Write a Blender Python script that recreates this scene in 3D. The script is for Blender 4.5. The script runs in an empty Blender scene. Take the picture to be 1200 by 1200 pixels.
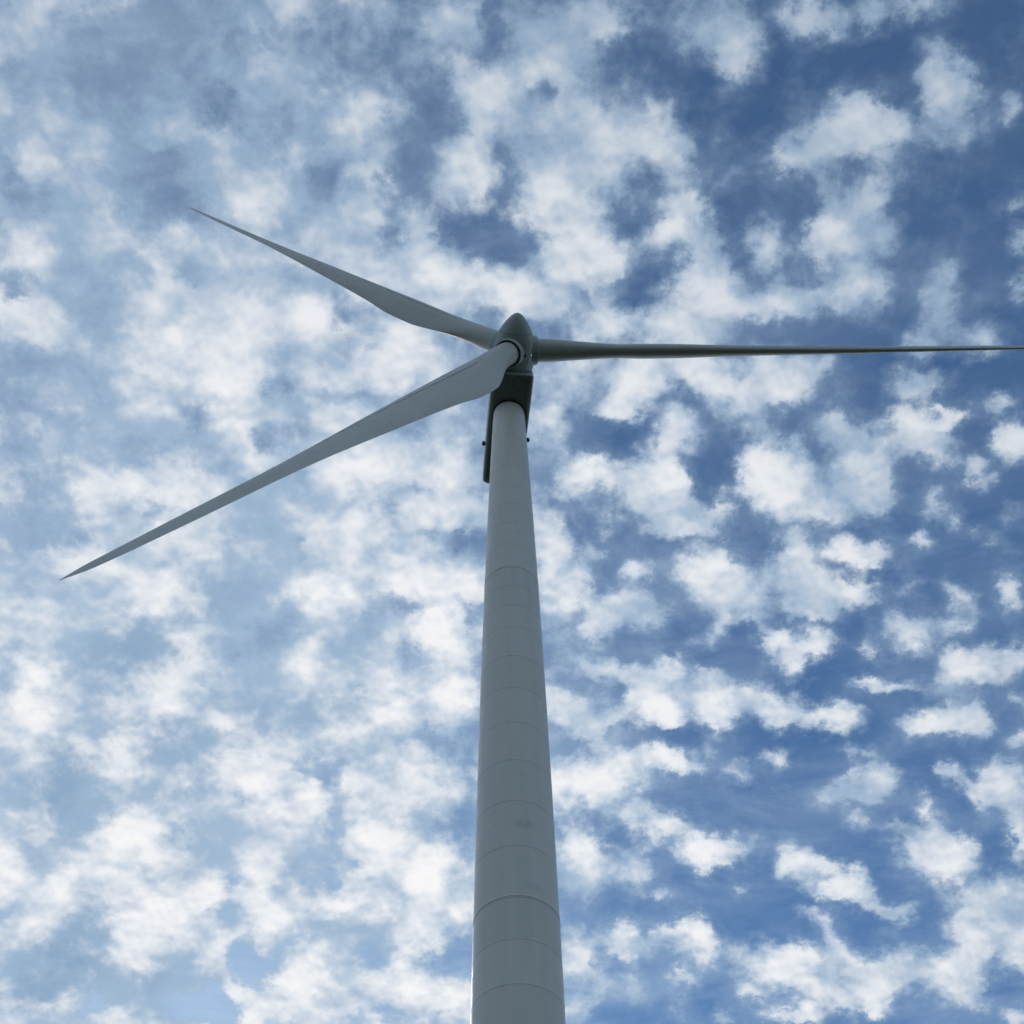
import bpy, bmesh, math, random
import numpy as np
from mathutils import Vector, Matrix

rad = math.radians
C = bpy.context.scene.collection
scene = bpy.context.scene

# ------------------------------------------------------------------ camera
cam_data = bpy.data.cameras.new('camera')
cam = bpy.data.objects.new('camera', cam_data)
C.objects.link(cam)
cam_data.sensor_width = 36.0
cam_data.lens = 39.588
cam_data.clip_start = 0.1
cam_data.clip_end = 40000
cam.matrix_world = Matrix(((0.99984328, 0.01770353, 0.0, 0.0),
                           (0.01539036, -0.86920215, -0.49421733, 0.0),
                           (-0.00874939, 0.49413987, -0.86933839, 1.6),
                           (0, 0, 0, 1)))
scene.camera = cam
scene.view_settings.view_transform = 'Standard'
scene.view_settings.look = 'None'
scene.view_settings.gamma = 1
scene.view_settings.use_curve_mapping = False
scene.view_settings.exposure = 0.0

# ------------------------------------------------------------------ daylight
SUN_ELEV, SUN_AZ = 33.0, -18.0          # azimuth from +Y (ahead of the camera), negative = to the left
sd = Vector((math.sin(rad(SUN_AZ)) * math.cos(rad(SUN_ELEV)),
             math.cos(rad(SUN_AZ)) * math.cos(rad(SUN_ELEV)),
             math.sin(rad(SUN_ELEV))))
sun_data = bpy.data.lights.new('sun', 'SUN')
sun_data.energy = SUN_ENERGY = 0.5
sun_data.angle = rad(12)
sun_data.color = (1.0, 0.97, 0.93)
sun = bpy.data.objects.new('sun', sun_data)
C.objects.link(sun)
sun.rotation_euler = sd.to_track_quat('Z', 'Y').to_euler()

# ------------------------------------------------------------------ sky with a broken layer of puffy clouds
# Every puff (or gap) of the cloud layer, by its direction in the sky dome (stereographic from the zenith):
# x y  half-width half-height  turn(deg)  cover (1 thick cloud, below 0 open blue)
PUFFS = """
0.169 0.165 0.1462 0.1657 -1 -0.50; 0.164 0.382 0.1300 0.1670 -5 -0.62; 0.039 0.130 0.0738 0.0931 0 -0.25; 
-0.128 0.143 0.1172 0.1185 3 0.42; -0.158 0.255 0.1235 0.0787 5 0.58; -0.170 0.416 0.1195 0.0959 7 0.85; 
-0.049 0.283 0.0446 0.0650 2 0.40; -0.054 0.427 0.0511 0.0816 3 0.40; -0.190 0.053 0.0140 0.0113 2 0.90; 
-0.176 0.046 0.0037 0.0070 -25 -0.36; -0.168 0.053 0.0062 0.0036 17 -0.36; -0.160 0.045 0.0112 0.0056 1 0.45; 
-0.140 0.052 0.0295 0.0101 1 0.35; -0.153 0.073 0.0159 0.0118 2 0.20; -0.199 0.067 0.0069 0.0038 2 -0.24; 
-0.188 0.076 0.0092 0.0037 23 -0.09; -0.198 0.087 0.0122 0.0119 3 0.60; -0.193 0.101 0.0095 0.0059 24 0.85; 
-0.185 0.119 0.0162 0.0093 52 0.82; -0.177 0.130 0.0106 0.0065 41 0.85; -0.151 0.115 0.0147 0.0178 -6 0.20; 
-0.206 0.104 0.0032 0.0027 3 -0.21; -0.204 0.112 0.0023 0.0038 3 -0.21; -0.208 0.114 0.0029 0.0051 3 0.70; 
-0.194 0.117 0.0035 0.0045 -34 0.10; -0.199 0.139 0.0141 0.0106 4 0.65; -0.214 0.148 0.0040 0.0046 4 0.85; 
-0.209 0.150 0.0028 0.0082 -25 -0.24; -0.211 0.158 0.0066 0.0051 26 -0.24; -0.214 0.165 0.0106 0.0066 27 0.90; 
-0.199 0.170 0.0155 0.0066 4 0.70; -0.110 0.055 0.0108 0.0102 1 -0.06; -0.119 0.068 0.0088 0.0059 1 0.40; 
-0.092 0.074 0.0132 0.0099 1 0.60; -0.101 0.073 0.0041 0.0079 1 0.75; -0.100 0.051 0.0038 0.0057 31 0.60; 
-0.089 0.046 0.0130 0.0040 -16 0.50; -0.117 0.085 0.0076 0.0067 2 -0.06; -0.140 0.096 0.0062 0.0034 2 0.60; 
-0.118 0.093 0.0049 0.0034 2 0.45; -0.140 0.104 0.0045 0.0045 2 -0.09; -0.128 0.108 0.0030 0.0079 44 -0.21; 
-0.110 0.113 0.0184 0.0087 2 0.85; -0.115 0.121 0.0107 0.0056 2 0.80; -0.090 0.115 0.0053 0.0032 22 0.80; 
-0.083 0.113 0.0058 0.0042 2 -0.03; -0.089 0.097 0.0149 0.0082 1 0.08; -0.070 0.084 0.0064 0.0087 1 0.50; 
-0.139 0.138 0.0080 0.0040 18 0.97; -0.123 0.149 0.0073 0.0116 -6 0.75; -0.135 0.162 0.0109 0.0074 3 0.60; 
-0.116 0.166 0.0184 0.0104 3 0.65; -0.157 0.173 0.0107 0.0060 19 0.95; -0.090 0.173 0.0158 0.0105 2 0.85; 
-0.138 0.152 0.0047 0.0055 3 0.10; -0.165 0.152 0.0140 0.0051 3 0.35; -0.080 0.135 0.0073 0.0094 2 0.70; 
-0.089 0.156 0.0059 0.0037 2 0.00; -0.054 0.054 0.0145 0.0121 1 0.25; -0.026 0.050 0.0173 0.0076 1 0.60; 
-0.012 0.054 0.0063 0.0038 1 0.70; -0.051 0.045 0.0041 0.0025 1 0.60; -0.042 0.065 0.0147 0.0111 1 0.25; 
-0.004 0.057 0.0042 0.0090 0 -0.33; -0.009 0.065 0.0098 0.0040 19 -0.33; 0.007 0.076 0.0045 0.0102 -27 -0.33; 
0.021 0.063 0.0162 0.0117 0 0.88; 0.038 0.052 0.0125 0.0076 0 0.80; 0.045 0.057 0.0063 0.0039 0 0.85; 
-0.008 0.081 0.0150 0.0121 1 0.93; 0.000 0.092 0.0058 0.0048 0 0.90; -0.032 0.077 0.0078 0.0183 1 -0.12; 
-0.026 0.094 0.0058 0.0068 1 -0.12; 0.003 0.110 0.0081 0.0133 0 -0.30; -0.064 0.093 0.0114 0.0109 1 0.65; 
-0.041 0.082 0.0046 0.0037 1 0.50; -0.060 0.113 0.0109 0.0084 1 0.35; -0.023 0.097 0.0080 0.0076 1 0.40; 
-0.025 0.113 0.0088 0.0106 1 0.70; -0.010 0.114 0.0040 0.0071 1 0.55; -0.044 0.119 0.0095 0.0092 1 -0.24; 
-0.041 0.107 0.0051 0.0070 1 -0.24; -0.022 0.135 0.0093 0.0072 1 -0.27; 0.000 0.144 0.0169 0.0110 0 -0.33; 
-0.001 0.130 0.0041 0.0029 1 0.30; 0.032 0.102 0.0247 0.0208 0 0.88; 0.017 0.117 0.0111 0.0106 0 0.93; 
0.036 0.126 0.0141 0.0100 0 0.75; 0.025 0.136 0.0082 0.0058 0 0.75; 0.017 0.080 0.0035 0.0048 38 -0.24; 
0.069 0.105 0.0094 0.0111 0 0.85; 0.074 0.118 0.0044 0.0071 0 0.60; 0.051 0.105 0.0040 0.0049 0 0.20; 
0.055 0.122 0.0095 0.0050 0 0.30; 0.051 0.137 0.0127 0.0079 29 -0.12; 0.053 0.078 0.0170 0.0087 0 0.10; 
0.070 0.075 0.0105 0.0132 0 -0.27; 0.062 0.092 0.0107 0.0061 0 0.25; -0.065 0.135 0.0133 0.0116 1 0.80; 
-0.062 0.147 0.0090 0.0073 2 0.75; -0.050 0.138 0.0033 0.0073 1 -0.21; -0.037 0.137 0.0075 0.0087 1 0.82; 
-0.036 0.150 0.0136 0.0096 1 0.80; -0.020 0.149 0.0038 0.0033 1 0.50; -0.002 0.163 0.0137 0.0075 1 0.80; 
-0.029 0.164 0.0190 0.0082 1 0.70; 0.032 0.153 0.0189 0.0111 0 0.97; 0.040 0.145 0.0098 0.0044 0 0.97; 
0.025 0.167 0.0160 0.0075 0 0.75; 0.046 0.157 0.0053 0.0052 0 0.80; 0.060 0.160 0.0113 0.0104 0 -0.33; 
0.032 0.167 0.0038 0.0023 -39 -0.06; 0.073 0.138 0.0074 0.0072 0 0.85; 0.065 0.146 0.0045 0.0080 43 0.50; 
0.052 0.178 0.0207 0.0068 0 0.80; 0.075 0.181 0.0084 0.0057 0 0.90; -0.073 0.171 0.0091 0.0075 2 -0.06; 
-0.050 0.179 0.0061 0.0038 2 0.60; 0.083 0.056 0.0164 0.0121 0 0.60; 0.092 0.063 0.0089 0.0078 0 0.80; 
0.093 0.072 0.0031 0.0033 0 0.50; 0.104 0.067 0.0031 0.0065 0 0.35; 0.122 0.055 0.0120 0.0063 0 0.60; 
0.131 0.053 0.0149 0.0050 0 0.35; 0.147 0.051 0.0059 0.0038 0 0.50; 0.164 0.049 0.0103 0.0044 0 0.55; 
0.145 0.094 0.0116 0.0115 0 0.88; 0.132 0.103 0.0104 0.0082 0 0.80; 0.125 0.110 0.0081 0.0052 0 0.93; 
0.123 0.098 0.0049 0.0034 0 0.40; 0.155 0.094 0.0101 0.0054 0 0.75; 0.166 0.097 0.0101 0.0040 0 0.55; 
0.174 0.075 0.0111 0.0091 0 0.72; 0.183 0.074 0.0078 0.0065 0 0.60; 0.182 0.093 0.0132 0.0107 0 0.45; 
0.174 0.064 0.0071 0.0048 0 0.28; 0.162 0.081 0.0040 0.0079 0 -0.50; 0.153 0.108 0.0084 0.0039 -16 0.00; 
0.135 0.119 0.0098 0.0063 0 0.60; 0.153 0.119 0.0090 0.0049 -1 0.60; 0.168 0.113 0.0082 0.0052 -1 0.25; 
0.149 0.136 0.0176 0.0121 -1 0.95; 0.138 0.137 0.0092 0.0093 -1 0.98; 0.159 0.136 0.0091 0.0100 -1 0.70; 
0.152 0.161 0.0122 0.0095 -1 0.85; 0.147 0.155 0.0072 0.0044 -1 0.90; 0.157 0.177 0.0050 0.0090 -44 0.60; 
0.122 0.168 0.0140 0.0082 -1 0.97; 0.136 0.166 0.0087 0.0052 -1 0.75; 0.108 0.139 0.0087 0.0065 0 0.50; 
0.115 0.148 0.0095 0.0073 0 0.50; 0.096 0.118 0.0040 0.0048 28 0.15; 0.123 0.128 0.0064 0.0142 0 -0.45; 
0.133 0.154 0.0101 0.0037 -1 -0.30; 0.083 0.129 0.0080 0.0072 0 0.90; 0.088 0.148 0.0089 0.0088 0 0.80; 
0.093 0.165 0.0134 0.0104 0 0.93; 0.083 0.182 0.0159 0.0068 0 0.85; 0.104 0.178 0.0076 0.0026 18 -0.40; 
0.189 0.165 0.0097 0.0131 -2 0.78; 0.183 0.181 0.0120 0.0052 -2 0.82; 0.203 0.179 0.0097 0.0052 -3 0.55; 
0.203 0.161 0.0075 0.0072 -2 0.00; 0.206 0.083 0.0044 0.0065 -1 0.60; 0.211 0.125 0.0052 0.0042 -2 0.60; 
0.215 0.139 0.0066 0.0053 -2 0.85; 0.219 0.157 0.0027 0.0032 -2 0.70; -0.203 0.176 0.0206 0.0059 5 0.75; 
-0.176 0.188 0.0214 0.0105 4 0.65; -0.151 0.190 0.0080 0.0064 4 0.80; -0.215 0.190 0.0144 0.0097 5 0.05; 
-0.220 0.199 0.0137 0.0097 6 0.00; -0.205 0.204 0.0105 0.0098 5 0.20; -0.180 0.207 0.0029 0.0038 5 -0.06; 
-0.180 0.218 0.0087 0.0057 37 0.88; -0.165 0.212 0.0132 0.0058 4 0.70; -0.140 0.208 0.0041 0.0058 4 -0.09; 
-0.131 0.191 0.0067 0.0145 3 0.88; -0.119 0.200 0.0135 0.0134 3 0.75; -0.126 0.221 0.0098 0.0055 24 0.88; 
-0.104 0.201 0.0034 0.0070 34 -0.09; -0.099 0.189 0.0045 0.0034 3 -0.06; -0.093 0.195 0.0099 0.0077 3 0.93; 
-0.104 0.216 0.0054 0.0047 3 0.80; -0.114 0.225 0.0069 0.0055 3 -0.06; -0.114 0.237 0.0085 0.0035 39 0.88; 
-0.080 0.209 0.0054 0.0054 2 -0.06; -0.149 0.236 0.0219 0.0141 4 0.30; -0.174 0.226 0.0125 0.0035 5 0.00; 
-0.179 0.240 0.0163 0.0058 -6 0.97; -0.163 0.244 0.0075 0.0035 15 0.93; -0.203 0.242 0.0097 0.0037 58 0.75; 
-0.205 0.227 0.0032 0.0077 6 0.60; -0.219 0.237 0.0120 0.0130 6 0.12; -0.214 0.254 0.0158 0.0078 7 0.15; 
-0.164 0.255 0.0128 0.0039 5 0.15; -0.197 0.263 0.0030 0.0047 -14 -0.18; -0.218 0.273 0.0162 0.0086 7 0.60; 
-0.192 0.267 0.0052 0.0071 6 0.70; -0.192 0.288 0.0157 0.0095 7 0.80; -0.214 0.289 0.0110 0.0102 7 0.60; 
-0.217 0.298 0.0097 0.0043 29 0.85; -0.173 0.276 0.0076 0.0044 6 0.75; -0.207 0.314 0.0164 0.0095 8 0.88; 
-0.225 0.323 0.0110 0.0040 8 0.90; -0.154 0.275 0.0050 0.0032 5 0.95; -0.166 0.297 0.0100 0.0060 6 0.75; 
-0.177 0.312 0.0169 0.0120 6 0.45; -0.138 0.293 0.0118 0.0161 5 0.30; -0.139 0.281 0.0102 0.0036 25 0.75; 
-0.119 0.274 0.0079 0.0040 4 0.93; -0.103 0.273 0.0040 0.0073 4 -0.15; -0.091 0.257 0.0119 0.0096 3 0.65; 
-0.087 0.277 0.0088 0.0122 3 0.75; -0.095 0.297 0.0145 0.0057 4 0.98; -0.106 0.305 0.0032 0.0061 4 -0.12; 
-0.106 0.317 0.0032 0.0041 4 -0.12; -0.092 0.320 0.0122 0.0115 4 0.88; -0.128 0.313 0.0044 0.0037 5 0.80; 
-0.115 0.317 0.0072 0.0090 4 0.45; -0.155 0.330 0.0165 0.0073 6 0.93; -0.073 0.202 0.0085 0.0046 2 0.97; 
-0.060 0.195 0.0154 0.0085 2 0.88; -0.065 0.209 0.0086 0.0031 2 0.00; -0.046 0.196 0.0078 0.0077 1 0.80; 
-0.046 0.215 0.0063 0.0035 2 -0.06; -0.060 0.240 0.0178 0.0120 2 0.93; -0.064 0.246 0.0119 0.0072 2 0.95; 
-0.047 0.226 0.0063 0.0044 2 -0.06; -0.027 0.236 0.0120 0.0143 1 0.82; -0.040 0.252 0.0072 0.0024 -17 -0.09; 
-0.040 0.263 0.0202 0.0081 2 0.62; -0.028 0.264 0.0121 0.0057 1 0.70; -0.029 0.274 0.0130 0.0041 1 -0.15; 
-0.068 0.266 0.0072 0.0057 2 0.15; -0.062 0.274 0.0073 0.0065 32 0.75; -0.046 0.287 0.0163 0.0106 22 0.98; 
-0.029 0.298 0.0148 0.0082 21 0.93; -0.058 0.303 0.0106 0.0049 2 0.00; -0.082 0.302 0.0065 0.0049 3 0.95; 
-0.070 0.299 0.0073 0.0082 3 0.60; -0.050 0.310 0.0099 0.0049 2 -0.15; -0.026 0.314 0.0103 0.0037 1 -0.18; 
-0.034 0.323 0.0150 0.0107 31 0.97; -0.042 0.316 0.0058 0.0049 2 0.90; -0.067 0.320 0.0123 0.0115 3 0.72; 
-0.053 0.330 0.0046 0.0074 2 0.00; -0.047 0.341 0.0067 0.0041 2 0.80; 0.021 0.201 0.0156 0.0117 0 0.65; 
0.017 0.225 0.0079 0.0103 0 0.88; 0.027 0.214 0.0110 0.0149 0 0.60; 0.036 0.227 0.0087 0.0071 0 -0.27; 
0.057 0.233 0.0237 0.0056 0 -0.33; 0.050 0.201 0.0078 0.0101 0 0.30; 0.060 0.201 0.0162 0.0078 -35 0.92; 
0.052 0.218 0.0118 0.0055 0 0.82; 0.069 0.208 0.0070 0.0093 0 0.80; 0.077 0.228 0.0078 0.0079 0 0.80; 
0.032 0.251 0.0128 0.0072 0 0.88; 0.026 0.255 0.0060 0.0048 0 0.85; 0.040 0.248 0.0072 0.0056 0 0.80; 
0.036 0.266 0.0178 0.0073 0 0.05; 0.016 0.248 0.0052 0.0161 0 -0.24; 0.068 0.249 0.0127 0.0136 0 0.98; 
0.073 0.264 0.0136 0.0105 -1 0.98; 0.020 0.280 0.0102 0.0090 0 0.98; 0.032 0.292 0.0131 0.0053 10 0.96; 
0.025 0.301 0.0123 0.0074 0 0.60; 0.041 0.283 0.0053 0.0049 0 0.85; 0.053 0.281 0.0097 0.0081 0 -0.30; 
0.049 0.298 0.0074 0.0074 0 -0.27; 0.053 0.307 0.0148 0.0074 0 0.88; 0.065 0.314 0.0123 0.0074 -1 0.90; 
0.061 0.290 0.0073 0.0074 0 0.70; 0.041 0.319 0.0083 0.0062 0 0.85; 0.020 0.312 0.0083 0.0058 0 0.50; 
0.065 0.328 0.0132 0.0041 -1 -0.24; 0.022 0.329 0.0083 0.0091 0 0.00; 0.041 0.339 0.0150 0.0050 14 0.92; 
0.059 0.342 0.0100 0.0033 -1 0.65; 0.074 0.340 0.0100 0.0049 -21 0.88; 0.020 0.339 0.0059 0.0037 0 0.50; 
0.115 0.204 0.0212 0.0131 -1 0.90; 0.102 0.208 0.0084 0.0070 -1 0.96; 0.140 0.195 0.0081 0.0061 -2 0.60; 
0.107 0.224 0.0077 0.0059 -1 0.70; 0.083 0.197 0.0100 0.0100 0 0.70; 0.084 0.227 0.0101 0.0087 -1 0.72; 
0.093 0.242 0.0102 0.0095 -1 -0.45; 0.105 0.197 0.0030 0.0031 -1 -0.20; 0.154 0.196 0.0088 0.0137 -2 -0.55; 
0.132 0.223 0.0054 0.0076 38 -0.40; 0.152 0.224 0.0127 0.0085 -2 0.68; 0.127 0.249 0.0174 0.0159 -2 0.93; 
0.119 0.250 0.0093 0.0135 -2 0.98; 0.166 0.239 0.0149 0.0133 -3 0.92; 0.170 0.253 0.0097 0.0094 -3 0.96; 
0.151 0.258 0.0160 0.0071 -3 0.75; 0.182 0.199 0.0150 0.0098 -3 0.78; 0.180 0.218 0.0094 0.0058 -3 0.88; 
0.196 0.216 0.0093 0.0050 -3 0.75; 0.190 0.228 0.0109 0.0077 -3 0.65; 0.195 0.236 0.0072 0.0054 -4 0.50; 
0.206 0.184 0.0069 0.0052 -3 0.60; 0.199 0.203 0.0053 0.0045 -3 -0.45; 0.208 0.219 0.0049 0.0076 -4 -0.55; 
0.187 0.243 0.0073 0.0078 -3 -0.50; 0.215 0.207 0.0037 0.0071 37 0.65; 0.225 0.225 0.0069 0.0122 -4 0.93; 
0.211 0.240 0.0041 0.0073 47 0.88; 0.226 0.256 0.0042 0.0039 -5 0.70; 0.205 0.277 0.0293 0.0142 -5 -0.62; 
0.182 0.277 0.0082 0.0151 -4 -0.50; 0.194 0.257 0.0045 0.0069 27 0.72; 0.189 0.272 0.0048 0.0036 -4 0.75; 
0.205 0.262 0.0081 0.0043 16 0.62; 0.220 0.270 0.0047 0.0035 -5 0.35; 0.089 0.269 0.0104 0.0057 8 0.93; 
0.100 0.264 0.0047 0.0048 -1 0.75; 0.101 0.281 0.0104 0.0056 -22 -0.50; 0.093 0.296 0.0145 0.0139 -1 0.98; 
0.110 0.300 0.0104 0.0081 -2 0.95; 0.133 0.280 0.0102 0.0113 -2 0.85; 0.136 0.298 0.0180 0.0105 7 0.99; 
0.161 0.300 0.0139 0.0072 -4 0.98; 0.146 0.309 0.0118 0.0057 -3 0.97; 0.154 0.277 0.0069 0.0080 -3 0.96; 
0.166 0.280 0.0095 0.0060 -3 0.85; 0.143 0.279 0.0027 0.0060 -23 -0.20; 0.151 0.290 0.0054 0.0016 17 -0.30; 
0.099 0.319 0.0057 0.0090 -2 0.70; 0.088 0.326 0.0049 0.0041 -1 0.60; 0.116 0.315 0.0089 0.0049 -23 0.78; 
0.125 0.324 0.0089 0.0053 -23 0.93; 0.146 0.324 0.0104 0.0048 -24 0.88; 0.135 0.335 0.0096 0.0061 -3 0.92; 
0.107 0.329 0.0081 0.0082 -2 -0.35; 0.186 0.313 0.0106 0.0088 -5 0.97; 0.184 0.295 0.0077 0.0027 -30 0.60; 
0.169 0.324 0.0043 0.0028 -4 0.75; 0.210 0.297 0.0089 0.0055 26 0.50; 0.207 0.307 0.0067 0.0040 -5 0.88; 
0.231 0.292 0.0066 0.0085 -22 0.98; 0.212 0.328 0.0166 0.0079 -16 0.96; 0.230 0.322 0.0102 0.0087 -6 0.80; 
0.170 0.339 0.0101 0.0024 -5 0.80; 0.098 0.341 0.0098 0.0045 -2 0.96; -0.232 0.354 0.0119 0.0095 9 0.95; 
-0.197 0.404 0.0102 0.0064 9 1.00; -0.229 0.418 0.0207 0.0098 30 1.00; -0.180 0.405 0.0080 0.0104 8 1.00; 
-0.121 0.406 0.0207 0.0139 5 0.98; -0.149 0.356 0.0090 0.0056 26 0.90; -0.165 0.341 0.0165 0.0057 6 0.95; 
-0.168 0.441 0.0217 0.0070 27 0.96; -0.127 0.446 0.0192 0.0121 6 0.98; -0.196 0.456 0.0052 0.0102 9 0.93; 
-0.147 0.475 0.0062 0.0127 -38 0.98; -0.119 0.489 0.0160 0.0079 6 1.00; -0.098 0.472 0.0170 0.0104 5 0.98; 
-0.091 0.445 0.0076 0.0081 4 0.90; -0.143 0.434 0.0045 0.0036 7 -0.12; -0.146 0.449 0.0062 0.0048 7 -0.27; 
-0.138 0.469 0.0066 0.0110 -38 -0.36; -0.131 0.478 0.0075 0.0048 6 -0.33; -0.122 0.469 0.0046 0.0048 6 -0.27; 
-0.109 0.462 0.0097 0.0038 -23 -0.24; -0.209 0.480 0.0095 0.0050 10 -0.15; -0.161 0.488 0.0107 0.0047 8 -0.21; 
-0.145 0.495 0.0100 0.0047 7 -0.30; -0.094 0.437 0.0037 0.0083 -14 -0.18; -0.105 0.381 0.0050 0.0049 5 -0.06; 
-0.094 0.384 0.0075 0.0099 4 -0.09; -0.092 0.401 0.0050 0.0049 4 0.00; -0.090 0.415 0.0042 0.0106 4 -0.15; 
-0.184 0.376 0.0027 0.0024 8 0.00; -0.137 0.395 0.0041 0.0057 6 0.10; -0.073 0.352 0.0257 0.0140 3 0.82; 
-0.044 0.362 0.0141 0.0100 -27 0.95; -0.027 0.353 0.0084 0.0075 1 0.95; -0.042 0.373 0.0084 0.0046 -17 -0.09; 
-0.025 0.385 0.0085 0.0037 21 -0.15; -0.057 0.386 0.0152 0.0074 3 0.96; -0.054 0.399 0.0169 0.0099 3 0.88; 
-0.067 0.421 0.0171 0.0114 22 0.98; -0.046 0.436 0.0128 0.0106 2 0.98; -0.028 0.401 0.0077 0.0099 2 0.40; 
-0.026 0.418 0.0051 0.0124 2 0.00; -0.083 0.430 0.0059 0.0057 4 -0.09; -0.074 0.439 0.0099 0.0038 -25 0.65; 
-0.084 0.450 0.0068 0.0045 4 0.97; -0.068 0.457 0.0171 0.0057 3 0.80; -0.047 0.465 0.0198 0.0081 3 0.96; 
-0.034 0.451 0.0086 0.0061 2 0.70; -0.073 0.477 0.0056 0.0104 4 -0.21; -0.034 0.478 0.0138 0.0045 -6 -0.27; 
-0.085 0.486 0.0138 0.0095 32 0.98; -0.058 0.488 0.0086 0.0040 3 0.85; -0.041 0.499 0.0147 0.0119 2 0.98; 
-0.067 0.503 0.0060 0.0047 4 -0.15; 0.028 0.359 0.0151 0.0108 0 0.88; 0.036 0.370 0.0083 0.0063 29 0.93; 
0.051 0.363 0.0075 0.0037 0 0.72; 0.070 0.353 0.0150 0.0070 -1 0.93; 0.074 0.363 0.0075 0.0041 -1 0.96; 
0.025 0.380 0.0093 0.0054 -19 -0.36; 0.066 0.372 0.0151 0.0033 -1 -0.27; 0.040 0.392 0.0212 0.0116 0 0.92; 
0.032 0.395 0.0152 0.0066 9 0.98; 0.066 0.382 0.0133 0.0063 18 0.88; 0.076 0.388 0.0050 0.0054 -1 0.88; 
0.054 0.409 0.0176 0.0075 23 0.72; 0.071 0.419 0.0111 0.0041 -25 0.96; 0.024 0.407 0.0060 0.0041 0 0.80; 
0.076 0.401 0.0059 0.0049 -2 -0.15; 0.031 0.430 0.0129 0.0140 0 0.72; 0.035 0.444 0.0086 0.0074 0 0.75; 
0.058 0.437 0.0094 0.0082 -1 0.98; 0.056 0.448 0.0086 0.0041 -1 0.70; 0.074 0.448 0.0051 0.0037 -2 0.82; 
0.049 0.459 0.0094 0.0106 -1 -0.21; 0.026 0.479 0.0085 0.0102 18 0.70; 0.031 0.485 0.0056 0.0044 0 0.82; 
0.054 0.471 0.0110 0.0061 12 0.97; 0.076 0.469 0.0103 0.0056 -11 0.98; 0.059 0.491 0.0047 0.0096 -1 0.55; 
0.080 0.487 0.0038 0.0032 -2 0.65; 0.024 0.503 0.0087 0.0064 0 0.88; 0.036 0.496 0.0087 0.0032 -19 0.70; 
0.048 0.504 0.0078 0.0056 -1 -0.24; 0.096 0.353 0.0164 0.0107 -2 0.98; 0.097 0.364 0.0045 0.0049 -2 0.85; 
0.114 0.349 0.0049 0.0041 -3 0.70; 0.130 0.359 0.0113 0.0074 -3 0.98; 0.138 0.351 0.0032 0.0049 -3 0.50; 
0.155 0.359 0.0115 0.0073 -4 0.98; 0.184 0.340 0.0170 0.0032 -5 0.88; 0.196 0.358 0.0100 0.0060 -6 0.98; 
0.209 0.349 0.0117 0.0094 -27 0.96; 0.219 0.352 0.0056 0.0056 -7 0.93; 0.238 0.358 0.0053 0.0035 -28 0.85; 
0.237 0.342 0.0044 0.0047 -7 0.40; 0.093 0.378 0.0054 0.0033 -2 0.85; 0.089 0.389 0.0063 0.0049 -2 0.62; 
0.107 0.388 0.0091 0.0053 -3 0.68; 0.128 0.379 0.0098 0.0049 -3 0.55; 0.164 0.376 0.0040 0.0053 -5 0.88; 
0.174 0.375 0.0039 0.0032 -5 0.85; 0.160 0.392 0.0135 0.0052 -20 0.94; 0.176 0.390 0.0119 0.0073 -5 0.96; 
0.182 0.382 0.0071 0.0036 -6 0.90; 0.167 0.404 0.0088 0.0040 -5 0.35; 0.197 0.417 0.0173 0.0108 -7 0.98; 
0.207 0.419 0.0140 0.0080 -7 0.98; 0.198 0.398 0.0039 0.0048 -6 0.80; 0.179 0.410 0.0056 0.0020 -6 0.70; 
0.207 0.378 0.0054 0.0048 -7 0.88; 0.219 0.386 0.0111 0.0057 19 0.92; 0.233 0.381 0.0112 0.0111 -8 0.95; 
0.240 0.401 0.0052 0.0126 -8 0.93; 0.091 0.428 0.0084 0.0090 -2 0.98; 0.108 0.425 0.0109 0.0061 -3 0.86; 
0.112 0.443 0.0068 0.0028 -32 0.40; 0.139 0.430 0.0111 0.0081 -4 0.98; 0.148 0.442 0.0103 0.0029 19 0.80; 
0.165 0.436 0.0109 0.0075 24 0.97; 0.173 0.446 0.0149 0.0041 8 0.97; 0.187 0.446 0.0080 0.0032 -7 0.90; 
0.126 0.476 0.0230 0.0096 -4 0.98; 0.145 0.484 0.0124 0.0059 -5 0.96; 0.149 0.455 0.0096 0.0037 9 0.75; 
0.155 0.466 0.0049 0.0088 -5 0.75; 0.120 0.491 0.0076 0.0036 -4 0.70; 0.180 0.479 0.0228 0.0107 -21 0.96; 
0.166 0.491 0.0123 0.0063 -6 0.97; 0.201 0.472 0.0172 0.0042 -22 0.85; 0.215 0.476 0.0118 0.0093 -8 0.92; 
0.224 0.451 0.0124 0.0133 -8 0.98; 0.231 0.432 0.0203 0.0077 -18 0.98; 0.240 0.448 0.0152 0.0164 -9 0.97; 
0.221 0.483 0.0059 0.0039 -9 0.93; 0.137 0.501 0.0150 0.0043 -5 0.97; 0.089 0.469 0.0077 0.0089 -2 0.93; 
0.086 0.488 0.0030 0.0028 -2 0.60; 0.101 0.506 0.0072 0.0035 -3 0.82; 0.105 0.494 0.0034 0.0024 -3 0.55; 
0.241 0.485 0.0077 0.0069 -10 0.92; 0.084 0.415 0.0051 0.0029 -2 0.35; 
"""
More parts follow.
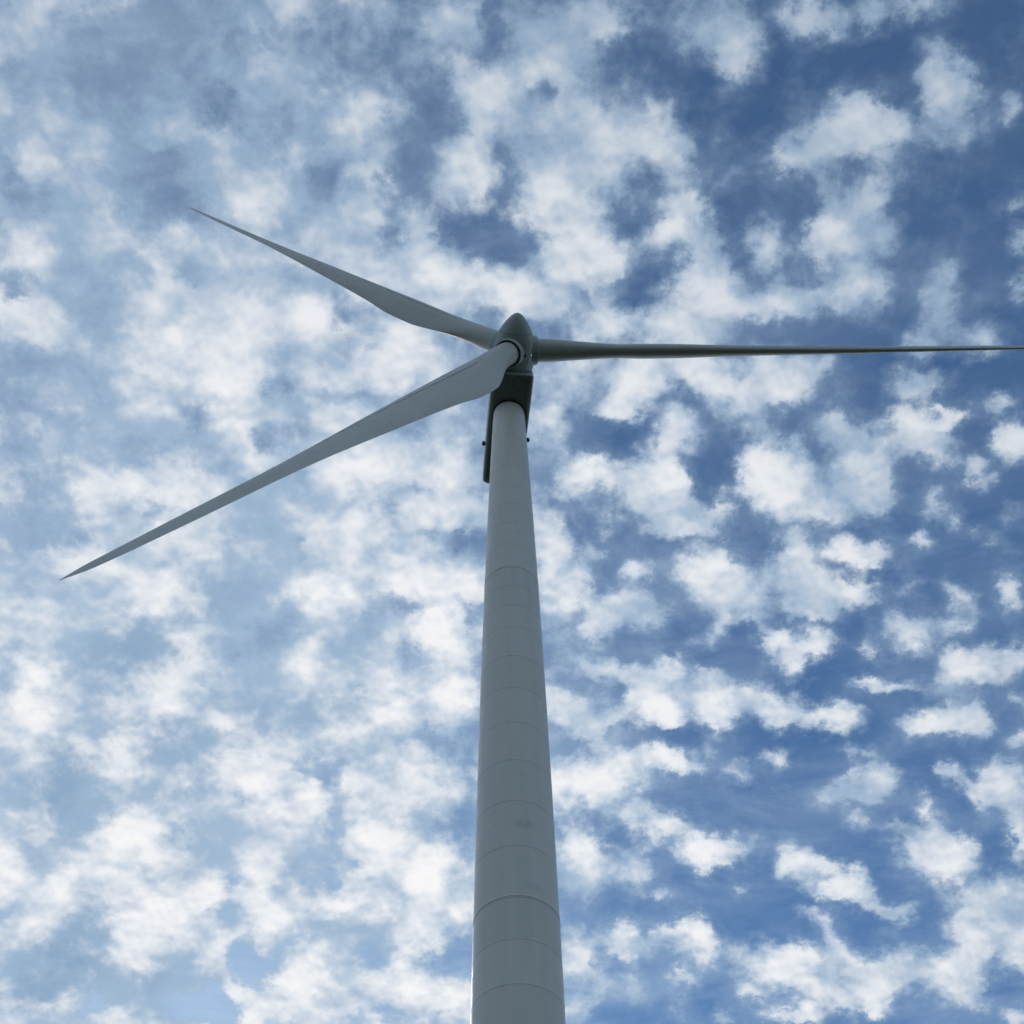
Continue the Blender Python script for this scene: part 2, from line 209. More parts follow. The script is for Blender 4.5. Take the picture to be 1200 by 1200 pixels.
# darker, thicker bellies of the layer (same columns)
BELLIES = """
-0.138 0.084 0.0742 0.0566 2 0.32; -0.206 0.219 0.0353 0.0305 6 0.25; -0.081 0.153 0.0223 0.0147 2 0.25; 
-0.120 0.267 0.0235 0.0160 4 0.30; -0.172 0.151 0.0174 0.0109 4 0.30; -0.198 0.087 0.0064 0.0132 3 0.30; 
-0.023 0.216 0.0079 0.0157 1 0.20; -0.159 0.113 0.0205 0.0173 3 0.75; -0.147 0.077 0.0200 0.0132 2 0.60; 
-0.123 0.050 0.0199 0.0095 1 0.60; -0.215 0.188 0.0154 0.0111 5 0.60; -0.213 0.253 0.0179 0.0093 7 0.50; 
-0.218 0.233 0.0127 0.0138 6 0.35; -0.164 0.202 0.0095 0.0061 4 0.40; -0.070 0.108 0.0094 0.0084 1 0.45; 
-0.089 0.092 0.0141 0.0119 1 0.35; -0.177 0.312 0.0169 0.0120 6 0.80; -0.187 0.322 0.0168 0.0112 7 0.80; 
-0.139 0.297 0.0133 0.0162 5 0.60; -0.147 0.311 0.0086 0.0113 5 0.50; -0.112 0.318 0.0073 0.0090 4 0.45; 
-0.219 0.380 0.0132 0.0235 19 0.85; -0.204 0.391 0.0101 0.0120 9 0.45; -0.222 0.457 0.0179 0.0117 10 0.95; 
-0.214 0.447 0.0068 0.0169 20 0.90; -0.236 0.466 0.0162 0.0116 11 0.75; -0.163 0.364 0.0262 0.0122 7 0.60; 
-0.169 0.386 0.0167 0.0081 7 0.55; -0.131 0.360 0.0122 0.0172 5 0.50; -0.165 0.422 0.0105 0.0145 7 0.50; 
-0.177 0.477 0.0211 0.0110 9 0.55; -0.110 0.432 0.0109 0.0102 5 0.50; -0.197 0.343 0.0084 0.0160 8 0.40; 
-0.096 0.357 0.0144 0.0140 4 0.50; -0.080 0.331 0.0090 0.0124 3 0.40; -0.054 0.411 0.0128 0.0107 3 0.35; 
-0.077 0.459 0.0154 0.0065 4 0.30; -0.032 0.396 0.0128 0.0083 2 0.35; -0.040 0.263 0.0161 0.0081 2 0.35; 
0.028 0.091 0.0144 0.0102 0 0.25; 0.047 0.109 0.0109 0.0175 0 0.35; 0.181 0.088 0.0098 0.0132 0 0.30; 
0.139 0.246 0.0076 0.0134 -2 0.35; 0.157 0.230 0.0127 0.0086 -2 0.30; 0.137 0.166 0.0087 0.0074 -1 0.40; 
0.154 0.154 0.0142 0.0044 -1 0.30; 0.159 0.136 0.0077 0.0121 -1 0.40; 0.219 0.330 0.0111 0.0056 -6 0.30; 
0.194 0.463 0.0120 0.0079 -7 0.35; 0.038 0.054 0.0090 0.0038 0 0.20; 0.083 0.056 0.0158 0.0096 0 0.40; 
"""
X0, X1, Y0, Y1 = -.32, .32, -.05, .57
NG = 128

def cover_field(txt, base):
    X, Y = np.meshgrid(np.linspace(X0, X1, NG), np.linspace(Y0, Y1, NG))
    M = np.full(X.shape, base)
    for r in txt.replace('\n', ' ').split(';'):
        if not r.strip():
            continue
        cx, cy, rx, ry, an, v = map(float, r.split())
        a = math.radians(an)
        dx, dy = X - cx, Y - cy
        p = (dx * np.cos(a) + dy * np.sin(a)) / rx
        q = (-dx * np.sin(a) + dy * np.cos(a)) / ry
        w = np.exp(-(p * p + q * q) ** 1.25 * .75)
        M = M + (v - M) * w
    return M


class Nodes:
    """small helper that writes maths as shader nodes"""
    def __init__(self, tree):
        self.t = tree
        self.n = tree.nodes
        self.l = tree.links

    def _in(self, sock, v):
        if hasattr(v, 'links') or isinstance(v, bpy.types.NodeSocket):
            self.l.new(v, sock)
        else:
            sock.default_value = v

    def m(self, op, a, b=None, c=None, clamp=False):
        n = self.n.new('ShaderNodeMath')
        n.operation = op
        n.use_clamp = clamp
        self._in(n.inputs[0], a)
        if b is not None: self._in(n.inputs[1], b)
        if c is not None: self._in(n.inputs[2], c)
        return n.outputs[0]

    def v(self, op, a, b=None, s=None):
        n = self.n.new('ShaderNodeVectorMath')
        n.operation = op
        self._in(n.inputs[0], a)
        if b is not None: self._in(n.inputs[1], b)
        if s is not None: self._in(n.inputs['Scale'], s)
        return n.outputs['Value'] if op in ('LENGTH', 'DOT_PRODUCT') else n.outputs[0]

    def sep(self, a):
        n = self.n.new('ShaderNodeSeparateXYZ')
        self._in(n.inputs[0], a)
        return n.outputs

    def comb(self, x, y, z):
        n = self.n.new('ShaderNodeCombineXYZ')
        for i, q in enumerate((x, y, z)):
            self._in(n.inputs[i], q)
        return n.outputs[0]

    def noise(self, vec, scale, detail=8, rough=.5, lac=2.0, color=False, dist=0.0, dim='3D'):
        n = self.n.new('ShaderNodeTexNoise')
        n.noise_dimensions = dim
        self._in(n.inputs['Vector'], vec)
        n.inputs['Scale'].default_value = scale
        n.inputs['Detail'].default_value = detail
        n.inputs['Roughness'].default_value = rough
        n.inputs['Lacunarity'].default_value = lac
        n.inputs['Distortion'].default_value = dist
        return n.outputs['Color' if color else 'Fac']

    def ramp(self, x, a, b, lo=0.0, hi=1.0, smooth=True):
        n = self.n.new('ShaderNodeMapRange')
        n.interpolation_type = 'SMOOTHSTEP' if smooth else 'LINEAR'
        n.clamp = True
        self._in(n.inputs['Value'], x)
        for k, q in zip(('From Min', 'From Max', 'To Min', 'To Max'), (a, b, lo, hi)):
            self._in(n.inputs[k], q)
        return n.outputs[0]

    def mix(self, f, a, b, mode='MIX'):
        n = self.n.new('ShaderNodeMix')
        n.data_type = 'RGBA'
        n.blend_type = mode
        n.clamp_factor = True
        self._in(n.inputs[0], f)
        for s, q in ((n.inputs[6], a), (n.inputs[7], b)):
            if isinstance(q, tuple):
                s.default_value = (*q, 1) if len(q) == 3 else q
            else:
                self.l.new(q, s)
        return n.outputs[2]

    def curve(self, x, ys):
        """one sampled function of x in 0..1 with values in -1..1"""
        n = self.n.new('ShaderNodeFloatCurve')
        mp = n.mapping
        mp.use_clip = True
        mp.clip_min_x, mp.clip_max_x, mp.clip_min_y, mp.clip_max_y = 0, 1, -1, 1
        c = mp.curves[0]
        N = len(ys)
        c.points[0].location = (0, float(ys[0]))
        c.points[1].location = (1, float(ys[-1]))
        for i in range(1, N - 1):
            c.points.new(i / (N - 1), float(ys[i]))
        for p in c.points:
            p.handle_type = 'VECTOR'
        mp.update()
        self._in(n.inputs['Value'], x)
        return n.outputs[0]

    def table2d(self, M, sx, sy, k):
        """a smooth 2-D field as a sum of products of 1-D curves"""
        U, S, V = np.linalg.svd(M)
        out = None
        for i in range(k):
            u, v = U[:, i], V[i]
            au, av = abs(u).max(), abs(v).max()
            f = self.curve(sy, u / au)
            g = self.curve(sx, v / av)
            t = self.m('MULTIPLY', f, g)
            w = float(S[i] * au * av)
            out = self.m('MULTIPLY', t, w) if out is None else self.m('MULTIPLY_ADD', t, w, out)
        return out


world = bpy.data.worlds.new('World')
scene.world = world
world.use_nodes = True
world.node_tree.nodes.clear()
W = Nodes(world.node_tree)
tc = W.n.new('ShaderNodeTexCoord')
d = W.v('NORMALIZE', tc.outputs['Generated'])
dx, dy, dz = W.sep(d)
one_z = W.m('ADD', W.m('MAXIMUM', dz, -0.2), 1.0)
s = W.comb(W.m('DIVIDE', dx, one_z), W.m('DIVIDE', dy, one_z), 0.0)
# point where the view ray meets the flat cloud layer
zc = W.m('MAXIMUM', dz, 0.06)
p_flat = W.comb(W.m('DIVIDE', dx, zc), W.m('DIVIDE', dy, zc), 0.0)
# the puffs have depth, so low in the sky they are foreshortened less than a flat sheet would be
r2 = W.v('DOT_PRODUCT', s, s)
p = W.v('SCALE', s, s=W.m('MULTIPLY_ADD', r2, 1.3, 2.0))

# ragged outlines: the lookup is displaced by two sizes of turbulence
w1 = W.v('SUBTRACT', W.noise(p, 9.0, 3, .5, color=True), (.5, .5, .5))
w2 = W.v('SUBTRACT', W.noise(p, 38.0, 6, .62, color=True), (.5, .5, .5))
sw = W.v('ADD', s, W.v('SCALE', w1, s=0.014))
sw = W.v('ADD', sw, W.v('SCALE', w2, s=0.021))
sx, sy, _ = W.sep(sw)
tx = W.ramp(sx, X0, X1, smooth=False)
ty = W.ramp(sy, Y0, Y1, smooth=False)
cov = W.table2d(cover_field(PUFFS, .1), tx, ty, 36)
belly = W.table2d(cover_field(BELLIES, 0.0), tx, ty, 10)
# beyond the described part of the layer: the same kind of broken cloud
outside = W.m('SUBTRACT', 1.0, W.m('MULTIPLY',
    W.m('MULTIPLY', W.ramp(sx, -.31, -.28), W.ramp(sx, .31, .28)),
    W.m('MULTIPLY', W.ramp(sy, -.04, -.01), W.ramp(sy, .56, .53))))
far_cov = W.ramp(W.noise(W.v('ADD', p, (3.1, 7.7, 0)), 9.0, 4, .5), .36, .64, -.5, 1.0, smooth=False)
cov = W.m('ADD', W.m('MULTIPLY', cov, W.m('SUBTRACT', 1.0, outside)), W.m('MULTIPLY', far_cov, outside))

# fine structure of the cloud stuff
n1 = W.noise(p, 24.0, 9, .61, dist=.25)
n2 = W.noise(W.v('ADD', p, (-0.0075 * math.sin(rad(SUN_AZ)) * -1, 0.0075 * math.cos(rad(SUN_AZ)), 0)), 17.0, 3, .5)
n1s = W.noise(p, 17.0, 3, .5)
relief = W.m('SUBTRACT', n2, n1s)
# rounded puffs, each brightest in its middle
vo = W.n.new('ShaderNodeTexVoronoi')
vo.feature = 'SMOOTH_F1'
vo.voronoi_dimensions = '2D'
vo.inputs['Scale'].default_value = 15.0
vo.inputs['Smoothness'].default_value = .35
W.l.new(W.v('ADD', W.v('ADD', p, W.v('SCALE', w1, s=.12)), W.v('SCALE', w2, s=.05)), vo.inputs['Vector'])
puff = W.m('SUBTRACT', .45, vo.outputs['Distance'])
big = W.noise(W.v('ADD', p, (11.0, 5.0, 0)), 8.5, 4, .5)
dens = W.m('MULTIPLY_ADD', W.m('SUBTRACT', n1, .5), 1.15, W.m('MULTIPLY_ADD', puff, .75, cov))
fine = W.noise(p, 95.0, 6, .64)
dens = W.m('MULTIPLY_ADD', W.m('SUBTRACT', fine, .5), .5, dens)

# how far round towards the sun (the hidden sun whitens that side)
sunw = W.v('DOT_PRODUCT', d, tuple(sd))
glow = W.ramp(sunw, .38, 1.02, smooth=True)
sky = W.n.new('ShaderNodeTexSky')
sky.sky_type = 'NISHITA'
sky.sun_disc = False
sky.sun_elevation = rad(SUN_ELEV)
sky.sun_rotation = rad(SUN_AZ)
sky.altitude = 100
sky.air_density = 1.0
sky.dust_density = 0.3
sky.ozone_density = 2.0
K = 10.0     # the Background runs at 0.1
clear = W.mix(1.0, sky.outputs[0], (.70, .93, 1.07), 'MULTIPLY')
# thin high veil
streak = W.noise(W.v('MULTIPLY', p_flat, (5.0, 9.0, 1.0)), 1.0, 7, .62, dist=.6)
veil = W.m('MULTIPLY', W.ramp(streak, .3, .8), W.m('MULTIPLY_ADD', glow, .24, .08))
side = W.ramp(W.m('ADD', sx, W.m('MULTIPLY', W.m('SUBTRACT', big, .5), .12)), .08, -.2)
veil = W.m('MULTIPLY_ADD', side, W.ramp(streak, .2, .8, .16, .34), veil)
veil_col = W.mix(glow, (.27 * K, .36 * K, .50 * K), (.56 * K, .70 * K, .88 * K))
clear = W.mix(glow, clear, W.mix(1.0, clear, (.62, .72, .80), 'MULTIPLY'))
base = W.mix(veil, clear, veil_col)
thin = W.ramp(dens, -.5, .35)
alpha = W.ramp(dens, -.04, .56)
thick = W.ramp(W.m('MULTIPLY_ADD', puff, 1.3, W.m('MULTIPLY_ADD', W.m('SUBTRACT', n1, .5), 1.0, cov)), .2, 1.15, smooth=False)
# cloud colour
lit = W.mix(glow, (.53 * K, .60 * K, .68 * K), (.94 * K, .94 * K, .95 * K))
shade = W.mix(glow, (.25 * K, .355 * K, .50 * K), (.37 * K, .50 * K, .66 * K))
f = W.m('MULTIPLY_ADD', relief, 2.6, W.m('MULTIPLY_ADD', thick, .95, .06))
f = W.m('MULTIPLY_ADD', W.m('SUBTRACT', big, .5), 1.4, f)
belly = W.m('MULTIPLY', belly, W.ramp(n1, .3, .66, 1.35, .45))
f = W.ramp(W.m('SUBTRACT', f, belly), -.15, 1.35)
cloud = W.mix(f, shade, lit)
cloud = W.mix(W.m('MULTIPLY', belly, .6, clamp=True), cloud, (.20 * K, .33 * K, .50 * K))
col = W.mix(W.m('MULTIPLY', thin, .38), base, shade)
col = W.mix(alpha, col, cloud)
bg = W.n.new('ShaderNodeBackground')
bg.inputs['Strength'].default_value = 0.1
W.l.new(col, bg.inputs['Color'])
wo = W.n.new('ShaderNodeOutputWorld')
W.l.new(bg.outputs[0], wo.inputs['Surface'])
world.cycles.sampling_method = 'NONE'

# ------------------------------------------------------------------ materials
def material(name):
    m = bpy.data.materials.new(name)
    m.use_nodes = True
    m.node_tree.nodes.clear()
    N = Nodes(m.node_tree)
    b = N.n.new('ShaderNodeBsdfPrincipled')
    o = N.n.new('ShaderNodeOutputMaterial')
    N.l.new(b.outputs[0], o.inputs['Surface'])
    return m, N, b

def paint(name, col, rough=.42, dirt=.12, streak=(1.2, 1.2, .12), scale=1.0, extra=None, bump=0.0):
    m, N, b = material(name)
    tcn = N.n.new('ShaderNodeTexCoord')
    co = tcn.outputs['Object']
    a = N.noise(N.v('MULTIPLY', co, streak), scale, 7, .6)
    g = N.noise(co, 2.2 * scale, 2, .5)
    k = N.m('MULTIPLY_ADD', N.ramp(a, .4, .75), dirt, N.m('MULTIPLY', N.ramp(g, .45, .8), dirt * .4))
    c = N.mix(k, col, tuple(q * .45 for q in col))
    if extra:
        c = extra(N, co, c)
    N.l.new(c, b.inputs['Base Color'])
    N.l.new(N.ramp(g, .2, .8, rough - .06, rough + .1), b.inputs['Roughness'])
    if bump:
        bn = N.n.new('ShaderNodeBump')
        bn.inputs['Strength'].default_value = bump
        bn.inputs['Distance'].default_value = .02
        N.l.new(N.noise(co, 1.6, 3, .5), bn.inputs['Height'])
        N.l.new(bn.outputs[0], b.inputs['Normal'])
    return m

WHITE = (.75, .71, .63)
SEAMS = [24.2, 26.72, 28.56, 32.94, 35.35, 37.77, 40.20, 42.64, 45.10, 47.51, 49.41, 51.27,
         55.60, 57.98, 60.40, 62.70, 65.15, 67.51, 70.07, 72.5, 74.4]

def tower_dirt(N, co, c):
    x, y, z = N.sep(co)
    wob = N.noise(co, 7.0, 4, .6)
    # each rolled plate has its own slight tone, and rain has drawn runs down from the joints
    for (a_, b_), t_ in zip(((0, 26.72), (28.56, 30.48), (35.35, 37.77), (42.64, 45.1), (49.41, 53.19), (57.98, 60.4), (65.15, 70.07)), (.05, .07, .04, .06, .05, .04, .05)):
        c = N.mix(N.m('MULTIPLY', N.m('MULTIPLY', N.m('GREATER_THAN', z, a_), N.m('LESS_THAN', z, b_)), t_), c, (.3, .31, .3))
    run = N.noise(N.v('MULTIPLY', co, (6.5, 6.5, .07)), 1.0, 5, .65)
    for zj, ln, k in ((30.4, 3.2, .30), (53.1, 3.5, .34), (75.8, 6.0, .42), (40.2, 1.4, .12), (47.5, 1.2, .12), (35.35, 1.6, .12)):
        w = N.m('MULTIPLY', N.ramp(z, zj - ln, zj, 0, 1, smooth=False), N.m('LESS_THAN', z, zj))
        c = N.mix(N.m('MULTIPLY', N.m('MULTIPLY', w, N.ramp(run, .46, .68)), k * .55), c, (.20, .205, .19))
    # rubbed and patched places on the paint, at their own heights on the camera side
    for (cz, cx, hz, hx, k) in ((34.1, .35, .28, .55, .5), (34.2, -.75, .22, .1, .3), (34.9, -.8, .3, .12, .25),
                                (31.0, .7, .25, .5, .25), (56.9, .35, .16, .5, .35), (51.4, .5, .1, .45, .3),
                                (60.9, .45, .12, .4, .2), (36.9, .3, .05, .05, .9)):
        q = N.m('ADD', N.m('POWER', N.m('DIVIDE', N.m('SUBTRACT', z, cz), hz), 2.0),
                N.m('POWER', N.m('DIVIDE', N.m('SUBTRACT', x, cx), hx), 2.0))
        front = N.m('LESS_THAN', y, 0.0)
        w = N.m('MULTIPLY', N.m('MULTIPLY', N.ramp(q, 1.0, .1), N.ramp(wob, .3, .7)), N.m('MULTIPLY', front, k))
        c = N.mix(w, c, (.33, .35, .34))
    return c

m_tower = paint('tower_paint', WHITE, .38, .12, (2.2, 2.2, .10), 1.0, tower_dirt)
m_seam = paint('weld_paint', (.46, .455, .43), .5, .5, (3, 3, 3), 1.0)
def blade_dirt(N, co, c):
    at = N.n.new('ShaderNodeAttribute'); at.attribute_name = 'chord_pos'
    xc = at.outputs['Fac']                            # 0 leading edge .. 1 trailing edge, negative on the downwind side
    x, y, z = N.sep(co)
    wob = N.noise(N.comb(0.0, 0.0, z), .9, 5, .65)
    cen = N.m('MULTIPLY_ADD', N.m('SUBTRACT', wob, .5), .05, N.ramp(z, 4.0, 34.0, .25, .15, smooth=False))
    wid = N.ramp(z, 5.0, 22.0, .055, .036, smooth=False)
    q = N.m('DIVIDE', N.m('ABSOLUTE', N.m('SUBTRACT', xc, cen)), wid)
    w = N.m('MULTIPLY', N.ramp(q, 1.0, .0), N.m('MULTIPLY', N.ramp(z, 2.5, 9.0), N.ramp(z, 36.0, 28.0)))
    w = N.m('MULTIPLY', w, N.ramp(N.noise(co, 1.1, 5, .7), .30, .62, .35, .85))
    w = N.m('MULTIPLY', w, N.ramp(z, 4.0, 14.0, .25, 1.0))
    c = N.mix(w, c, (.075, .08, .078))
    le = N.m('MULTIPLY', N.ramp(xc, .06, .0), N.ramp(z, 22.0, 40.0))
    return N.mix(N.m('MULTIPLY', le, N.ramp(N.noise(co, 3.0, 4, .6), .4, .6, .1, .6)), c, (.25, .25, .24))

m_blade = paint('blade_gelcoat', (.67, .64, .57), .36, .24, (.5, .5, .09), 1.0, blade_dirt)
m_edge = paint('leading_edge_wear', (.20, .215, .22), .6, .5, (.6, .6, .5), 2.0)
m_hub = paint('spinner_gelcoat', (.50, .54, .50), .34, .18)
m_nac = paint('nacelle_gelcoat', (.40, .44, .42), .36, .15)
m_under_shade = paint('nacelle_belly_shade', (.22, .25, .24), .5, .3)  # darker than the nacelle shell: underside shade put into the colour
m_dark = paint('dark_rubber', (.03, .033, .035), .6, .2)
m_line = paint('panel_joint', (.14, .16, .15), .6, .1)
m_lamp = paint('lamp_housing', (.035, .035, .04), .35, .1)
m_glint, _n, _b = material('glint_mirror')  # mirror finish for the plate added to make a glint on the spinner
_b.inputs['Base Color'].default_value = (.85, .86, .88, 1)
_b.inputs['Metallic'].default_value = 1
_b.inputs['Roughness'].default_value = .12

# ------------------------------------------------------------------ mesh helpers
def link(name, bm, mat, parent=None, smooth=True, mats=None):
    me = bpy.data.meshes.new(name)
    bmesh.ops.recalc_face_normals(bm, faces=bm.faces)
    bm.to_mesh(me)
    bm.free()
    for mm in (mats or [mat]):
        me.materials.append(mm)
    if smooth:
        for f_ in me.polygons:
            f_.use_smooth = True
    o = bpy.data.objects.new(name, me)
    C.objects.link(o)
    if parent:
        o.parent = parent
    return o

def lathe(prof, seg=96, M=None, caps=True):
    """prof: list of (radius, z)"""
    bm = bmesh.new()
    rings = []
    for r, z in prof:
        if r < 1e-5:
            rings.append([bm.verts.new((0, 0, z))])
        else:
            rings.append([bm.verts.new((r * math.cos(2 * math.pi * i / seg), r * math.sin(2 * math.pi * i / seg), z)) for i in range(seg)])
    for a, b in zip(rings, rings[1:]):
        for i in range(seg):
            j = (i + 1) % seg
            if len(a) == 1 and len(b) == 1: continue
            if len(a) == 1: bm.faces.new((a[0], b[i], b[j]))
            elif len(b) == 1: bm.faces.new((a[i], a[j], b[0]))
            else: bm.faces.new((a[i], a[j], b[j], b[i]))
    if caps:
        for R_ in (rings[0], rings[-1]):
            if len(R_) > 1: bm.faces.new(R_)
    if M is not None:
        bmesh.ops.transform(bm, matrix=M, verts=bm.verts)
    return bm

def sharp(o, ang=35):
    me = o.data
    bm = bmesh.new(); bm.from_mesh(me)
    for e in bm.edges:
        if len(e.link_faces) == 2 and e.calc_face_angle(0) > rad(ang):
            e.smooth = False
    bm.to_mesh(me); bm.free()

# ------------------------------------------------------------------ ground: a grass meadow to the horizon
def ground():
    bm = bmesh.new()
    rs = [0, 4, 10, 20, 40, 80, 160, 400, 1000, 3000, 9000, 20000]
    rng = random.Random(3)
    prev = None
    for r in rs:
        if r == 0:
            ring = [bm.verts.new((0, 30, 0))]
        else:
            ring = [bm.verts.new((r * math.cos(t), 30 + r * math.sin(t), 0 if r < 60 else (rng.random() - .5) * min(r * .01, 14) - r * .0015))
                    for t in [2 * math.pi * i / 64 for i in range(64)]]
        if prev:
            for i in range(64):
                j = (i + 1) % 64
                if len(prev) == 1: bm.faces.new((prev[0], ring[i], ring[j]))
                else: bm.faces.new((prev[i], ring[i], ring[j], prev[j]))
        prev = ring
    m, N, b = material('meadow')
    tcn = N.n.new('ShaderNodeTexCoord')
    a = N.noise(tcn.outputs['Object'], .15, 6, .6)
    e = N.noise(tcn.outputs['Object'], 14.0, 6, .7)
    c = N.mix(N.ramp(a, .35, .65), (.012, .021, .008), (.024, .029, .012))
    c = N.mix(N.ramp(e, .4, .7, 0, .6), c, (.028, .036, .014))
    N.l.new(c, b.inputs['Base Color'])
    b.inputs['Roughness'].default_value = .9
    bn = N.n.new('ShaderNodeBump')
    bn.inputs['Strength'].default_value = .6
    bn.inputs['Distance'].default_value = .06
    N.l.new(e, bn.inputs['Height'])
    N.l.new(bn.outputs[0], b.inputs['Normal'])
    o = link('ground', bm, m)
    o['kind'] = 'structure'
ground()

# ------------------------------------------------------------------ the wind turbine
TX, TD, TH = -0.1013, 34.1853, 76.0
PSI, TAU = rad(6.6004), rad(7.541)
HH, OV = 77.9568, 4.0263
PHI, RB, CONE, PB = rad(10.9043), 49.557, rad(2.4944), .3612

turbine = bpy.data.objects.new('wind_turbine', None)
C.objects.link(turbine)
turbine.location = (TX, TD, 0)
turbine['label'] = 'tall grey-white three-bladed wind turbine seen from below against the clouds'
turbine['category'] = 'wind turbine'

def tr(z):
    t = max(z, 27.0) / TH
    return 1.46719 + (1.1223 - 1.46719) * t + 4 * .30537 * t * (1 - t)

FL = [0, 8.0, 30.48, 53.19, 75.85]
for a, b in zip(FL, FL[1:]):
    prof = []
    z0, z1 = a + (.0 if a else -.3), b
    zs = [z0 + .001]
    z = z0
    while z < z1:
        z += 1.2
        if z < z1 - .3: zs.append(z)
    zs.append(z1 - .001)
    seams = [q for q in SEAMS if z0 + .2 < q < z1 - .2]
    pts = [(q, 0) for q in zs if all(abs(q - w) > .25 for w in seams)]
    for w in seams:                                   # shallow groove either side of a proud weld bead
        pts += [(w - .16, 0), (w - .04, 0), (w - .014, .0025), (w + .014, .0025), (w + .04, 0), (w + .16, 0)]
    pts.sort()
    bm = lathe([(tr(q) + dr, q) for q, dr in pts], 128)
    bm.faces.ensure_lookup_table()
    for f_ in bm.faces:
        zc_ = f_.calc_center_median().z
        if any(abs(zc_ - w) < .013 for w in seams) and len(f_.verts) == 4:
            f_.material_index = 1
    o = link('tower_section', bm, m_tower, turbine, mats=[m_tower, m_seam])
    sharp(o, 40)
for zf in FL[1:4]:                                    # bolted flange joints between the sections
    r = tr(zf)
    bm = lathe([(r - .2, zf - .075), (r + .004, zf - .075), (r + .012, zf - .06), (r + .012, zf - .008), (r + .002, zf - .004),
                (r + .002, zf + .004), (r + .012, zf + .008), (r + .012, zf + .06), (r + .004, zf + .075), (r - .2, zf + .075)], 128, caps=False)
    bm.faces.ensure_lookup_table()
    for f_ in bm.faces:
        c_ = f_.calc_center_median()
        if abs(c_.z - zf) < .0075: f_.material_index = 1
    o = link('flange', bm, m_tower, turbine, mats=[m_tower, m_seam]); sharp(o)
rt = tr(75.9)
o = link('yaw_bearing', lathe([(rt - .06, 75.82), (rt + .07, 75.84), (rt + .07, 76.2), (rt - .06, 76.25)], 96), m_dark, turbine); sharp(o)

# nacelle frame: x = to the right, y = backwards, z = up; origin on the tower axis
nf = Vector((math.sin(PSI), -math.cos(PSI), 0))
nr = Vector((math.cos(PSI), math.sin(PSI), 0))
MN = Matrix((( nr.x, -nf.x, 0, 0), (nr.y, -nf.y, 0, 0), (0, 0, 1, 0), (0, 0, 0, 1)))

def rounded_rect(w, z0, z1, r0, r1, n=7):
    pts = []
    for (cx, cz, r, a0) in ((w - r0, z0 + r0, r0, -90), (w - r1, z1 - r1, r1, 0), (-w + r1, z1 - r1, r1, 90), (-w + r0, z0 + r0, r0, 180)):
        for i in range(n + 1):
            a = rad(a0 + 90 * i / n)
            pts.append((cx + r * math.cos(a), cz + r * math.sin(a)))
    return pts

def loft(rings, M=None, caps=True):
    bm = bmesh.new()
    R_ = [[bm.verts.new(p_) for p_ in ring] for ring in rings]
    n = len(R_[0])
    for a, b in zip(R_, R_[1:]):
        for i in range(n):
            j = (i + 1) % n
            bm.faces.new((a[i], a[j], b[j], b[i]))
    if caps:
        bm.faces.new(R_[0]); bm.faces.new(R_[-1])
    if M is not None:
        bmesh.ops.transform(bm, matrix=M, verts=bm.verts)
    return bm

ZB, ZT = 76.03, 79.75
stations = []
for y, ins, up in ((-3.20, .16, .10), (-3.17, .05, .03), (-3.09, 0, 0), (-2.1, 0, 0), (-1, 0, 0), (1, 0, 0), (3, 0, 0), (5.3, 0, .0), (5.62, .02, .02), (5.8, .08, .08), (5.9, .2, .2)):
    w = 1.50 - .012 * max(y, 0)
    stations.append([(q[0], y + (min(q[1] - ZB, 1.3) * .52 if y < -3 else 0), q[1]) for q in rounded_rect(w - ins, ZB + up, ZT - ins, .23, .7)])
nac = link('nacelle', loft(stations, MN), m_nac, turbine)
sharp(nac, 50)

def box(bm, c, h, M=None, bev=0.0):
    r = bmesh.ops.create_cube(bm, size=1)
    vs = r['verts']
    for v_ in vs:
        v_.co = Vector((c[0] + v_.co.x * 2 * h[0], c[1] + v_.co.y * 2 * h[1], c[2] + v_.co.z * 2 * h[2]))
    if bev:
        es = list({e for v_ in vs for e in v_.link_edges})
        r = bmesh.ops.bevel(bm, geom=es, offset=bev, segments=3, affect='EDGES', profile=.6)
    return vs

# belly panel with underside shade put into its dark colour, its joints and small drain holes
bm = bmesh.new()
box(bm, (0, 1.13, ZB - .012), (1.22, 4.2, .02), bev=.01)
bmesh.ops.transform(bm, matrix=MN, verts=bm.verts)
o = link('belly_shade_panel', bm, m_under_shade, nac, smooth=False)
bm = bmesh.new()
for y in (-2.62, 2.3):
    box(bm, (0, y, ZB - .034), (1.16, .014, .004))
for x in (-1.02, 1.02):
    box(bm, (x, 1.2, ZB - .0345), (.014, 3.6, .0035))
bmesh.ops.transform(bm, matrix=MN, verts=bm.verts)
link('panel_joint', bm, m_line, nac, smooth=False)
for (x, y) in ((-.40, -2.93), (.36, -2.95), (-.49, -1.99), (.45, -2.0)):
    bm = lathe([(.0, -.01), (.035, -.012), (.052, -.006), (.056, .01)], 20, MN @ Matrix.Translation((x, y, ZB - .035)))
    link('drain_hole', bm, m_dark, nac)
